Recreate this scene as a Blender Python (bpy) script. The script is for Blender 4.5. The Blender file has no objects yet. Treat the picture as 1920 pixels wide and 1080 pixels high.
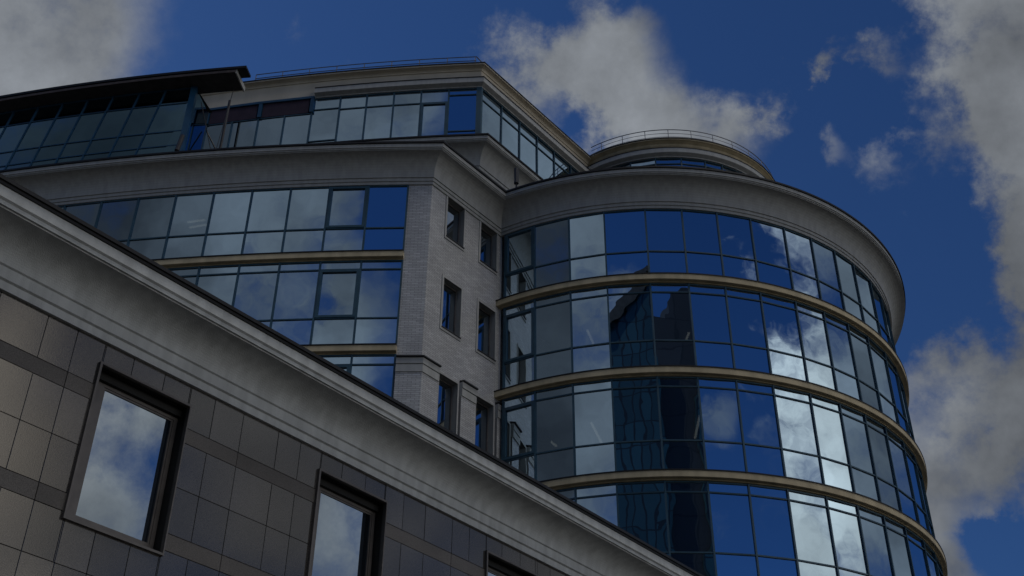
import bpy, math, random
from math import sin, cos, radians as R_, pi
from mathutils import Vector, Matrix
random.seed(7)
EYE = 1.6                       # all surveyed heights below are above the eye
C = bpy.context.scene.collection

# ------------------------------------------------------------------ helpers
class MB:
    def __init__(s): s.v=[]; s.f=[]; s.uv=[]
    def face(s, pts, uvs=None):
        i=len(s.v); s.v+= [tuple(p) for p in pts]; s.f.append(list(range(i,i+len(pts))))
        s.uv.append(uvs if uvs else [(0,0)]*len(pts))
    def box(s, o, ax, ay, az_):
        """o corner, three edge vectors"""
        o=Vector(o);ax=Vector(ax);ay=Vector(ay);az_=Vector(az_)
        p=[o,o+ax,o+ax+ay,o+ay,o+az_,o+ax+az_,o+ax+ay+az_,o+ay+az_]
        lx,ly,lz=ax.length,ay.length,az_.length
        for q,(a,b) in (((3,2,1,0),(lx,ly)),((4,5,6,7),(lx,ly)),((0,1,5,4),(lx,lz)),((2,3,7,6),(lx,lz)),((1,2,6,5),(ly,lz)),((3,0,4,7),(ly,lz))):
            s.face([p[k] for k in q],[(0,0),(a,0),(a,b),(0,b)])
    def tube(s, a, b, r, n=6):
        a=Vector(a);b=Vector(b);d=(b-a).normalized()
        u=d.orthogonal().normalized();w=d.cross(u)
        ra=[a+(u*cos(2*pi*k/n)+w*sin(2*pi*k/n))*r for k in range(n)]
        rb=[p+(b-a) for p in ra]
        for k in range(n):
            m=(k+1)%n; s.face([ra[k],ra[m],rb[m],rb[k]])
        s.face(ra[::-1]); s.face(rb)
    def build(s, name, mat, parent=None, smooth=False):
        off=Vector((0,0,0)); q=parent
        while q is not None: off+=q.location; q=q.parent
        me=bpy.data.meshes.new(name)
        me.from_pydata([(x-off.x,y-off.y,z-off.z) for x,y,z in s.v],[],s.f)
        ul=me.uv_layers.new(name='UVMap'); k=0
        for f in s.uv:
            for t in f: ul.data[k].uv=t; k+=1
        me.materials.append(mat); me.validate(); me.update()
        if smooth:
            for p in me.polygons: p.use_smooth=True
        o=bpy.data.objects.new(name,me); C.objects.link(o)
        if parent: o.parent=parent
        return o

def thing(name,label,cat,loc,group=None,kind=None):
    o=bpy.data.objects.new(name,None); C.objects.link(o); o.location=loc
    o['label']=label; o['category']=cat; o.empty_display_size=.3
    if group: o['group']=group
    if kind: o['kind']=kind
    return o

def offpath(path,o,closed=False):
    out=[];n=len(path)
    nr=[]
    for i in range(n-1):
        dx=path[i+1][0]-path[i][0];dy=path[i+1][1]-path[i][1];l=math.hypot(dx,dy) or 1
        nr.append((dy/l,-dx/l))
    for i in range(n):
        a=nr[max(i-1,0)];b=nr[min(i,n-2)]
        if closed and (i==0 or i==n-1): a=nr[-1];b=nr[0]
        k=1+a[0]*b[0]+a[1]*b[1]
        out.append((path[i][0]+(a[0]+b[0])/k*o,path[i][1]+(a[1]+b[1])/k*o))
    return out
def sweep(mb,path,prof,caps=True,closed=False,u0=0):
    """outward side is to the right of travel; prof = [(offset,z)] top->bottom or bottom->top"""
    rings=[offpath(path,o,closed) for o,z in prof]
    us=[u0]
    for i in range(len(path)-1): us.append(us[-1]+math.dist(path[i],path[i+1]))
    vs=[0]
    for j in range(len(prof)-1): vs.append(vs[-1]+math.dist(prof[j],prof[j+1]))
    for j in range(len(prof)-1):
        za=prof[j][1]+EYE;zb=prof[j+1][1]+EYE
        for i in range(len(path)-1):
            a=rings[j][i];b=rings[j][i+1];c=rings[j+1][i+1];d=rings[j+1][i]
            mb.face([(*a,za),(*b,za),(*c,zb),(*d,zb)],[(us[i],vs[j]),(us[i+1],vs[j]),(us[i+1],vs[j+1]),(us[i],vs[j+1])])
    if caps and not closed:
        for i in (0,len(path)-1):
            mb.face([(*rings[j][i],prof[j][1]+EYE) for j in range(len(prof))])
def cavetto(p,q,n=10):
    """concave quarter: leaves p vertically, arrives at q horizontally (o,z)"""
    return [(q[0]+(p[0]-q[0])*cos(t),p[1]+(q[1]-p[1])*sin(t)) for t in [pi/2*k/n for k in range(n+1)]]

# ------------------------------------------------------------------ materials
def nodes(name):
    m=bpy.data.materials.new(name);m.use_nodes=True;nt=m.node_tree
    return m,nt,nt.nodes['Principled BSDF']
def lk(nt,a,b): nt.links.new(a,b)
def N(nt,t,**k):
    n=nt.nodes.new(t)
    for a,b in k.items(): setattr(n,a,b)
    return n
def coarse(name,col,rough=.8,var=.12,scale=3,bump=.0,bscale=60,spec=.3,streak=False,metal=0):
    m,nt,p=nodes(name)
    tc=N(nt,'ShaderNodeTexCoord');no=N(nt,'ShaderNodeTexNoise');no.inputs['Scale'].default_value=scale;no.inputs['Detail'].default_value=6
    src=tc.outputs['Object']
    if streak:
        mp=N(nt,'ShaderNodeMapping');mp.inputs['Scale'].default_value=(1,1,.18);lk(nt,src,mp.inputs[0]);src=mp.outputs[0]
    lk(nt,src,no.inputs['Vector'])
    mx=N(nt,'ShaderNodeMix',data_type='RGBA')
    mx.inputs[6].default_value=(*[c*(1-var) for c in col],1);mx.inputs[7].default_value=(*[min(1,c*(1+var)) for c in col],1)
    mr=N(nt,'ShaderNodeMapRange');mr.inputs[1].default_value=.35;mr.inputs[2].default_value=.65
    lk(nt,no.outputs['Fac'],mr.inputs[0]);lk(nt,mr.outputs[0],mx.inputs[0]);lk(nt,mx.outputs[2],p.inputs['Base Color'])
    p.inputs['Roughness'].default_value=rough;p.inputs['Specular IOR Level'].default_value=spec;p.inputs['Metallic'].default_value=metal
    if bump:
        n2=N(nt,'ShaderNodeTexNoise');n2.inputs['Scale'].default_value=bscale;n2.inputs['Detail'].default_value=3
        lk(nt,tc.outputs['Object'],n2.inputs['Vector'])
        b=N(nt,'ShaderNodeBump');b.inputs['Strength'].default_value=bump;b.inputs['Distance'].default_value=.02
        lk(nt,n2.outputs['Fac'],b.inputs['Height']);lk(nt,b.outputs[0],p.inputs['Normal'])
    return m
def glass(name,tint,refl,through,wob=.25,dark=(.01,.015,.02)):
    m=bpy.data.materials.new(name);m.use_nodes=True;nt=m.node_tree;nt.nodes.clear()
    out=N(nt,'ShaderNodeOutputMaterial')
    g=N(nt,'ShaderNodeBsdfGlossy');g.inputs['Roughness'].default_value=.0;g.inputs['Color'].default_value=(*tint,1)
    t=N(nt,'ShaderNodeBsdfTransparent');t.inputs['Color'].default_value=(*through,1)
    geo=N(nt,'ShaderNodeNewGeometry');rv=N(nt,'ShaderNodeMapRange');rv.inputs[3].default_value=.80;rv.inputs[4].default_value=1.06;lk(nt,geo.outputs['Random Per Island'],rv.inputs[0])
    sc_=N(nt,'ShaderNodeVectorMath',operation='SCALE');sc_.inputs[0].default_value=tint;lk(nt,rv.outputs[0],sc_.inputs['Scale']);lk(nt,sc_.outputs[0],g.inputs['Color'])
    fr=N(nt,'ShaderNodeLayerWeight');fr.inputs['Blend'].default_value=.42
    mr=N(nt,'ShaderNodeMapRange');mr.inputs[1].default_value=0;mr.inputs[2].default_value=1;mr.inputs[3].default_value=refl;mr.inputs[4].default_value=1
    tc=N(nt,'ShaderNodeTexCoord');no=N(nt,'ShaderNodeTexNoise');no.inputs['Scale'].default_value=.8;no.inputs['Detail'].default_value=1.5
    lk(nt,tc.outputs['Object'],no.inputs['Vector'])
    b=N(nt,'ShaderNodeBump');b.inputs['Strength'].default_value=wob;b.inputs['Distance'].default_value=.02
    lk(nt,no.outputs['Fac'],b.inputs['Height']);lk(nt,b.outputs[0],g.inputs['Normal'])
    mx=N(nt,'ShaderNodeMixShader');lk(nt,fr.outputs['Fresnel'],mr.inputs[0]);lk(nt,mr.outputs[0],mx.inputs[0])
    lk(nt,t.outputs[0],mx.inputs[1]);lk(nt,g.outputs[0],mx.inputs[2]);lk(nt,mx.outputs[0],out.inputs[0])
    return m
def brickmat(name,col,mortar,bw,bh,rough=.22,spec=.6,coat=.0):
    m,nt,p=nodes(name)
    tc=N(nt,'ShaderNodeTexCoord');b=N(nt,'ShaderNodeTexBrick')
    b.inputs['Scale'].default_value=1;b.inputs['Brick Width'].default_value=bw;b.inputs['Row Height'].default_value=bh
    b.inputs['Mortar Size'].default_value=.007;b.inputs['Mortar Smooth'].default_value=.1;b.inputs['Bias'].default_value=-.3
    b.inputs['Color1'].default_value=(*[c*.82 for c in col],1);b.inputs['Color2'].default_value=(*[c*1.12 for c in col],1);b.inputs['Mortar'].default_value=(*mortar,1)
    lk(nt,tc.outputs['UV'],b.inputs['Vector'])
    no=N(nt,'ShaderNodeTexNoise');no.inputs['Scale'].default_value=1.3;no.inputs['Detail'].default_value=5;lk(nt,tc.outputs['Object'],no.inputs['Vector'])
    mm=N(nt,'ShaderNodeMix',data_type='RGBA',blend_type='MULTIPLY');mm.inputs[0].default_value=.45
    mr=N(nt,'ShaderNodeMapRange');mr.inputs[1].default_value=.3;mr.inputs[2].default_value=.7;mr.inputs[3].default_value=.7;mr.inputs[4].default_value=1.15
    lk(nt,no.outputs['Fac'],mr.inputs[0]);lk(nt,b.outputs['Color'],mm.inputs[6]);lk(nt,mr.outputs[0],mm.inputs[7])
    lk(nt,mm.outputs[2],p.inputs['Base Color'])
    r=N(nt,'ShaderNodeMapRange');r.inputs[3].default_value=rough;r.inputs[4].default_value=.9;lk(nt,b.outputs['Fac'],r.inputs[0]);lk(nt,r.outputs[0],p.inputs['Roughness'])
    p.inputs['Specular IOR Level'].default_value=spec
    # every glazed tile sits a little differently
    wn=N(nt,'ShaderNodeTexWhiteNoise',noise_dimensions='2D')
    sn=N(nt,'ShaderNodeVectorMath',operation='SNAP');sn.inputs[1].default_value=(bw/2,bh,1);lk(nt,tc.outputs['UV'],sn.inputs[0]);lk(nt,sn.outputs[0],wn.inputs['Vector'])
    n3=N(nt,'ShaderNodeTexNoise');n3.inputs['Scale'].default_value=9;lk(nt,tc.outputs['UV'],n3.inputs['Vector'])
    add=N(nt,'ShaderNodeMath',operation='MULTIPLY_ADD');add.inputs[1].default_value=-1.0;lk(nt,b.outputs['Fac'],add.inputs[0]);lk(nt,n3.outputs['Fac'],add.inputs[2])
    bp=N(nt,'ShaderNodeBump');bp.inputs['Strength'].default_value=.6;bp.inputs['Distance'].default_value=.012;lk(nt,add.outputs[0],bp.inputs['Height']);lk(nt,bp.outputs[0],p.inputs['Normal'])
    return m
def granite(name,col,rough):
    m,nt,p=nodes(name)
    tc=N(nt,'ShaderNodeTexCoord')
    n1=N(nt,'ShaderNodeTexNoise');n1.inputs['Scale'].default_value=75;n1.inputs['Detail'].default_value=2;lk(nt,tc.outputs['Object'],n1.inputs['Vector'])
    n2=N(nt,'ShaderNodeTexNoise');n2.inputs['Scale'].default_value=1.2;n2.inputs['Detail'].default_value=4;lk(nt,tc.outputs['Object'],n2.inputs['Vector'])
    geo=N(nt,'ShaderNodeNewGeometry')
    at=N(nt,'ShaderNodeAttribute',attribute_name='UVMap')
    cr=N(nt,'ShaderNodeValToRGB');e=cr.color_ramp.elements
    e[0].position=.32;e[0].color=(*[c*.6 for c in col],1);e[1].position=.68;e[1].color=(*[c*1.4 for c in col],1)
    lk(nt,n1.outputs['Fac'],cr.inputs[0])
    mm=N(nt,'ShaderNodeMix',data_type='RGBA',blend_type='MULTIPLY');mm.inputs[0].default_value=1
    mr=N(nt,'ShaderNodeMapRange');mr.inputs[1].default_value=.3;mr.inputs[2].default_value=.7;mr.inputs[3].default_value=.8;mr.inputs[4].default_value=1.2
    lk(nt,n2.outputs['Fac'],mr.inputs[0]);lk(nt,cr.outputs[0],mm.inputs[6])
    # tone of each slab
    isl=N(nt,'ShaderNodeMapRange');isl.inputs[3].default_value=.75;isl.inputs[4].default_value=1.25;lk(nt,geo.outputs['Random Per Island'],isl.inputs[0])
    ml=N(nt,'ShaderNodeMath',operation='MULTIPLY');lk(nt,isl.outputs[0],ml.inputs[0]);lk(nt,mr.outputs[0],ml.inputs[1]);lk(nt,ml.outputs[0],mm.inputs[7])
    lk(nt,mm.outputs[2],p.inputs['Base Color'])
    p.inputs['Roughness'].default_value=rough;p.inputs['Specular IOR Level'].default_value=.5
    p.inputs['IOR'].default_value=(2.15 if rough<.2 else 1.5);p.inputs['Specular Tint'].default_value=(1,.94,.87,1)
    bp=N(nt,'ShaderNodeBump');bp.inputs['Strength'].default_value=.12;bp.inputs['Distance'].default_value=.003;lk(nt,n1.outputs['Fac'],bp.inputs['Height']);lk(nt,bp.outputs[0],p.inputs['Normal'])
    return m

M=dict(
 plaster=coarse('cornice_plaster',(.36,.365,.36),.85,.09,6,.25,90,streak=True),
 graystone=coarse('grey_render',(.50,.515,.515),.9,.12,5,.5,70,streak=True),
 beige=coarse('beige_render',(.56,.50,.40),.85,.08,1.5,.2,80,streak=True),
 gold=coarse('ochre_band',(.48,.40,.26),.7,.16,2.5,.15,60,streak=True),
 white=coarse('white_wall',(.5,.5,.5),.85,.06,2),
 black=coarse('roof_flashing',(.012,.012,.013),.45,.2,4),
 soffit=coarse('dark_soffit',(.05,.047,.047),.7,.2,4),
 brown=coarse('canopy_edge',(.07,.055,.05),.6,.2,4),
 frame=coarse('blue_frame',(.028,.075,.11),.4,.15,3,spec=.5),
 bluepanel=coarse('blue_panel',(.012,.06,.12),.35,.15,2,spec=.5),
 maroon=coarse('maroon_panel',(.035,.02,.03),.5,.15,3),
 bronze=coarse('bronze_frame',(.11,.098,.092),.4,.15,5,spec=.5),
 blackmetal=coarse('black_reveal',(.008,.008,.008),.6,.2,5),
 steel=coarse('rail_steel',(.2,.2,.21),.4,.1,8,metal=.6),
 darksteel=coarse('dark_steel',(.04,.04,.045),.5,.1,8),
 brick=brickmat('glazed_brick',(.56,.56,.565),(.22,.215,.215),.24,.066,.2,.8),
 granite=granite('polished_granite',(.064,.059,.056),.03),
 flamed=granite('flamed_granite',(.088,.081,.077),.5),
 joint=coarse('joint',(.012,.012,.012),.9,.1,5),
 ceiling=coarse('ceiling',(.16,.16,.17),.9,.05,1),
 core=coarse('inner_wall',(.14,.145,.16),.9,.25,.7),
 roofing=coarse('roofing',(.09,.09,.09),.9,.2,2),
 paving=coarse('paving',(.11,.105,.095),.9,.15,.4),
)
M['glass']=glass('coated_glass',(.62,.82,1.0),.82,(.42,.50,.56))
M['glassteal']=glass('teal_glass',(.34,.58,.76),.62,(.30,.44,.48),.15)
M['glassclear']=glass('window_glass',(.80,.90,.97),.82,(.5,.52,.55),.10)
def lampmat():
    m=bpy.data.materials.new('fluorescent_tube');m.use_nodes=True;nt=m.node_tree;nt.nodes.clear()
    o=N(nt,'ShaderNodeOutputMaterial');e=N(nt,'ShaderNodeEmission');e.inputs[0].default_value=(1,.93,.78,1);e.inputs[1].default_value=LAMP
    lk(nt,e.outputs[0],o.inputs[0]);return m
LAMP=1.1
M['lamp']=lampmat()
def towermat(name,col,line,w,h,rough):
    m,nt,p=nodes(name);tc=N(nt,'ShaderNodeTexCoord');b=N(nt,'ShaderNodeTexBrick');b.offset=0
    b.inputs['Scale'].default_value=1;b.inputs['Brick Width'].default_value=w;b.inputs['Row Height'].default_value=h;b.inputs['Mortar Size'].default_value=.09
    b.inputs['Color1'].default_value=(*[c*.7 for c in col],1);b.inputs['Color2'].default_value=(*[c*1.3 for c in col],1);b.inputs['Mortar'].default_value=(*line,1)
    lk(nt,tc.outputs['UV'],b.inputs['Vector']);lk(nt,b.outputs['Color'],p.inputs['Base Color']);p.inputs['Roughness'].default_value=rough
    return m
M['towerglass']=towermat('tower_glass',(.02,.065,.085),(.008,.012,.015),.9,3.4,.35)
M['towerdark']=towermat('tower_dark',(.03,.03,.032),(.012,.013,.015),3.2,3.4,.5)

# ------------------------------------------------------------------ survey
CX,CY,RR=5.194,42.308,10.247
TH=[-32.1,-25.57,-18.41,-11.39,-3.44,3.67,10.65,17.67,25.36,32.27,39.09,45.82,53.36,60.2,67.0,73.8,81.5]
AZ=R_(39.2); D=Vector((sin(AZ),cos(AZ),0)); NO=Vector((cos(AZ),-sin(AZ),0))   # direction of the side walls, and their outward side
Q=Vector((-2.74,30.9,0))
Y1=lambda x: 30.92+.0288*(-3.55-x)+.00633*(-3.55-x)**2
Y2=lambda x: 34.55+.0654*(-1.33-x)+.0061*(-1.33-x)**2
circ=lambda t,r=RR,c=(CX,CY):(c[0]+r*sin(R_(t)),c[1]-r*cos(R_(t)))
XL=-26.0
def curve(fn,x0,x1,n): return [(x0+(x1-x0)*k/n,fn(x0+(x1-x0)*k/n)) for k in range(n+1)]
side=lambda s,o=0,b=Q:(b.x+D.x*s+NO.x*o,b.y+D.y*s+NO.y*o)

def window(parent,A,B,zs,last=False,sash=None,mat='glass',fm='frame',mw=.055,depth=.03,back=.08,name='window',lean=(0,0),label=None,topless=False,jit=.12):
    """A,B plan points left->right, zs rows bottom->top; lean shifts the foot of the mullions along the wall"""
    A=Vector((*A,0));B=Vector((*B,0));t=(B-A).normalized();n=Vector((t.y,-t.x,0));L=(B-A).length
    up=Vector((0,0,1));z0=zs[0]+EYE;z1=zs[-1]+EYE
    def sh(z): return t*(lean[0]*(zs[-1]+EYE-z))
    m=MB()
    def vbar(c,w,za,zb,d0,d1):
        a=c-t*(w/2)-n*d0
        m.box(a+up*za+sh(za),t*w,n*(d0+d1),up*(zb-za)+sh(zb)-sh(za))
    def hbar(xa,xb,z,h,d0,d1):
        m.box(A+t*xa-n*d0+up*z+sh(z),t*(xb-xa),n*(d0+d1),up*h+sh(z+h)-sh(z))
    vbar(A,mw,z0,z1,back,depth)
    if last: vbar(B,mw,z0,z1,back,depth)
    e=mw/2
    hbar(e,L-e,z0,.04,back,depth-.015); hbar(e,L-e,z1-.045,.045,back,depth-.015)
    for z in zs[1:-1]: hbar(e,L-e,z+EYE-.022,.044,back,depth-.012)
    if sash is not None:
        za=zs[sash]+EYE+(.04 if sash==0 else .022);zb=zs[sash+1]+EYE-(.045 if sash+1==len(zs)-1 else .022);w=.085;d1=depth+.015
        vbar(A+t*(e+w/2),w,za,zb,back-.01,d1);vbar(A+t*(L-e-w/2),w,za,zb,back-.01,d1)
        hbar(e+w,L-e-w,za,w,back-.01,d1);hbar(e+w,L-e-w,zb-w,w,back-.01,d1)
    f=m.build(name,M[fm],parent)
    if label: f['label']=label
    p=MB()
    for i in range(len(zs)-1):
        za=zs[i]+EYE;zb=zs[i+1]+EYE
        j=[random.gauss(0,1)*.0016*jit/.12*k for k in (L/2,(zb-za)/2)]
        def pt(u,v):
            z=za if v==0 else zb
            o=-.02+(u-.5)*2*j[0]+(v-.5)*2*j[1]
            return A+t*(u*L)+n*o+up*z+sh(z)
        p.face([pt(0,0),pt(1,0),pt(1,1),pt(0,1)])
    p.build('pane',M[mat],f)
    return f

# ------------------------------------------------------------------ ground
g=MB();g.face([(-1500,-1500,0),(1500,-1500,0),(1500,1500,0),(-1500,1500,0)])
go=g.build('ground',M['paving']);go['kind']='structure'

# ------------------------------------------------------------------ cornice profiles
CB=26.10
CORN=[(-.05,CB),(.05,CB),(.05,CB+.12),(.085,CB+.12),(.085,CB+.25),(.125,CB+.25),(.125,CB+.34)]+cavetto((.125,CB+.36),(.70,CB+.97))+[(.70,CB+1.0),(.735,CB+1.0),(.735,CB+1.05),(.77,CB+1.05),(.77,CB+1.19),(-.05,CB+1.19)]
CAP=[(-.1,CB+1.192),(.80,CB+1.192),(.82,CB+1.20),(.82,CB+1.27),(-.1,CB+1.34)]
def shifted(pr,dz,do=0): return [(o+do,z+dz) for o,z in pr]
BAND=lambda z:[(-.03,z-.505),(.04,z-.50),(.04,z-.475),(.18,z-.47),(.195,z-.46),(.195,z-.27),(-.03,z-.27)]
BCAP=lambda z:[(-.03,z-.268),(.215,z-.268),(.215,z-.225),(.10,z-.19),(-.03,z-.15)]

# ================================================================== ROUND TOWER
rt=thing('round_tower','round corner tower of blue mirror glass storeys with ochre bands and a deep grey cornice','building',(CX,CY,0))
STO=[(23.26,26.10,[24.28]),(19.66,22.94,[20.70,22.59]),(16.06,19.34,[17.10,18.99]),(12.45,15.74,[13.50,15.39])]
for si,(zb,zt,tr) in enumerate(STO):
    for k in range(15):
        window(rt,circ(TH[k]),circ(TH[k+1]),[zb]+tr+[zt],sash=(len(tr) if si==0 else 1) if k==0 else None,
               label='bay with a thick blue opening sash' if k==0 else None)
fine=lambda a,b,st=1.25:[a+(b-a)*k/max(1,int((b-a)/st)) for k in range(max(1,int((b-a)/st))+1)]
arc=[circ(t) for t in fine(-34.5,92)]
for zb in (23.46,19.86,16.26,12.65):
    m=MB();sweep(m,arc,BAND(zb));b=m.build('floor_band',M['gold'],rt)
    m=MB();sweep(m,arc,BCAP(zb));m.build('band_cap',M['black'],b)
arcC=[circ(t) for t in fine(-62,240,1.5)]
m=MB();sweep(m,arcC,shifted(CORN,.004));co=m.build('cornice',M['plaster'],rt)
m=MB();sweep(m,arcC,shifted(CAP,.004));m.build('cornice_flashing',M['black'],co)
# solid body behind and below
m=MB()
sweep(m,[circ(t) for t in fine(74.2,327,3)],[(-.02,-EYE+.001),(-.02,26.10)])
m.build('rear_wall',M['white'],rt)
m=MB();sweep(m,[circ(t) for t in fine(-34.5,74.1,3)],[(0,-EYE+.002),(0,12.14)]);m.build('base_wall',M['beige'],rt)
for z in (26.12,22.97,19.37,15.77,12.17):
    m=MB();c=[circ(t,RR-.12) for t in range(0,360,6)]
    for zz,rev in ((z,True),(z+.40,False)):
        f=[(*p,zz+EYE) for p in c];m.face(f[::-1] if rev else f)
    for i in range(60): m.face([(*c[i-1],z+EYE),(*c[i],z+EYE),(*c[i],z+.4+EYE),(*c[i-1],z+.4+EYE)])
    m.build('floor_slab',M['ceiling'],rt)
m=MB()
cc=[circ(t,5.6) for t in range(0,361,10)]
for i in range(36): m.face([(*cc[i],12+EYE),(*cc[i+1],12+EYE),(*cc[i+1],26.1+EYE),(*cc[i],26.1+EYE)])
m.build('core_wall',M['core'],rt)
m=MB();f=[(*circ(t,RR+.0),27.30+EYE) for t in range(0,360,4)];m.face(f);m.build('roof',M['roofing'],rt)

# ---- drum on the roof
DC=(7.0,44.5);DR=5.5
dc=lambda t,r=DR:(DC[0]+r*sin(R_(t)),DC[1]-r*cos(R_(t)))
DT=[-44.5,-33.2,-19.9,-8.4,3.2,14.4,23.0,34,45,56,67]
for k in range(len(DT)-1):
    window(rt,dc(DT[k]),dc(DT[k+1]),[31.4,34.30,34.62],mw=.06,jit=.1)
darc=[dc(t) for t in fine(-70,290,2)]
m=MB();sweep(m,darc,[(-.05,34.62),(.07,34.62),(.07,34.67),(.22,34.74),(.25,34.76),(.25,34.99),(-.05,34.99)]);dk=m.build('drum_moulding',M['plaster'],rt)
m=MB();sweep(m,darc,[(-.05,34.992),(.27,34.992),(.27,35.02),(0,35.03)]);m.build('moulding_flashing',M['black'],dk)
m=MB();sweep(m,darc,[(.02,35.03),(.02,35.24),(.06,35.28),(.10,35.36),(.22,35.43),(.28,35.45),(.28,35.50),(-.05,35.50)]);dp=m.build('drum_parapet',M['gold'],rt)
m=MB();sweep(m,darc,[(-.05,35.502),(.31,35.502),(.31,35.55),(-.05,35.58)]);m.build('parapet_flashing',M['black'],dp)
m=MB();sweep(m,[dc(t) for t in fine(67,315.5,4)],[(0,27.31),(0,34.62)]);m.build('drum_wall',M['beige'],rt)
m=MB();sweep(m,[dc(t) for t in fine(-46,68,4)],[(0,27.31),(0,31.4)]);m.build('drum_base',M['beige'],rt)
m=MB();f=[(*dc(t,DR-.1),35.45+EYE) for t in range(0,360,6)];m.face(f);f=[(*dc(t,DR-.1),34.66+EYE) for t in range(0,360,6)];m.face(f[::-1]);m.build('drum_roof',M['ceiling'],rt)
m=MB();cc=[dc(t,3.2) for t in range(0,361,15)]
for i in range(24): m.face([(*cc[i],27.3+EYE),(*cc[i+1],27.3+EYE),(*cc[i+1],34.6+EYE),(*cc[i],34.6+EYE)])
m.build('drum_core',M['core'],rt)

# ================================================================== OFFICE WING
wg=thing('office_wing','curved office wing with ribbon windows, grey brick end wall and a glazed penthouse on top','building',(-10,36,0))
XB=[-3.55-1.333*k for k in range(17)]
def bays(si):
    n=(11,9,5,0)[si];zb,zt,tr=STO[si]
    for k in range(n):
        x1=XB[k];x0=XB[k+1]
        window(wg,(x0,Y1(x0)),(x1,Y1(x1)),[zb]+tr+[zt],last=(k==0),sash=1 if k==1 else None,
               label='bay with a thick blue opening sash' if k==1 else None)
for si in range(3): bays(si)
# the rest of the ribbon windows, out of the picture behind the granite block
m=MB();p=MB()
for si,n in ((0,11),(1,9),(2,5)):
    zb,zt,tr=STO[si]
    for k in range(n,16):
        x1=XB[k];x0=XB[k+1];a=Vector((x0,Y1(x0),0));b=Vector((x1,Y1(x1),0));t=(b-a).normalized();nn=Vector((t.y,-t.x,0));L=(b-a).length
        m.box(a-t*.037-nn*.1+Vector((0,0,zb+EYE)),t*.075,nn*.16,(0,0,zt-zb))
        for z in [zb]+[q-.03 for q in tr]+[zt-.055]: m.box(a+t*.038-nn*.1+Vector((0,0,z+EYE)),t*(L-.076),nn*.145,(0,0,.058))
        p.face([a-nn*.02+Vector((0,0,zb+EYE)),b-nn*.02+Vector((0,0,zb+EYE)),b-nn*.02+Vector((0,0,zt+EYE)),a-nn*.02+Vector((0,0,zt+EYE))])
hw=m.build('ribbon_glazing',M['frame'],wg);hw['kind']='stuff';p.build('pane',M['glass'],hw)
fpath=curve(Y1,XL,-3.52,40)
for zb in (23.46,19.86,16.26):
    m=MB();sweep(m,fpath,shifted(BAND(zb),0,-.03));b=m.build('floor_band',M['gold'],wg)
    m=MB();sweep(m,fpath,shifted(BCAP(zb),0,-.025));m.build('band_cap',M['black'],b)
m=MB();sweep(m,fpath,[(0,-EYE+.001),(0,15.76)]);m.build('lower_wall',M['beige'],wg)
mainpath=curve(Y1,XL,-3.55,40)+[(Q.x,Q.y),side(7.0)]
m=MB();sweep(m,mainpath,CORN);co=m.build('cornice',M['plaster'],wg)
m=MB();sweep(m,mainpath,CAP);m.build('cornice_flashing',M['black'],co)
# brick pier + side wall with window openings
m=MB()
def bq(a,b,za,zb,u0):
    L=math.dist(a,b);m.face([(*a,za+EYE),(*b,za+EYE),(*b,zb+EYE),(*a,zb+EYE)],[(u0,za),(u0+L,za),(u0+L,zb),(u0,zb)])
bq((-3.52,30.92),(Q.x,Q.y),-EYE,26.10,-.78)
m.face([(-3.52,30.92,-0),(-3.52,30.92,26.1+EYE),(-3.52,31.4,26.1+EYE),(-3.52,31.4,0)],[(0,0),(0,26),(.5,26),(.5,0)])
WS=[(.80,1.67),(2.56,3.43)];WZ=[(24.38,26.32),(20.75,22.70),(17.13,19.06),(13.5,15.45)]
ss=[0,.80,1.67,2.56,3.43,6.5];zz=[-EYE]
for a,b in WZ[::-1]: zz+=[a,min(b,26.10)]
if zz[-1]<26.10: zz.append(26.10)
for i in range(len(ss)-1):
    for j in range(len(zz)-1):
        if i in (1,3) and any(abs(zz[j]-a)<.01 for a,b in WZ): continue
        bq(side(ss[i]),side(ss[i+1]),zz[j],zz[j+1],ss[i])
m.build('brick_wall',M['brick'],wg)
up=Vector((0,0,1))
def P3(s,z,o=0,b=Q): return Vector((*side(s,o,b),z+EYE))
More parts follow.
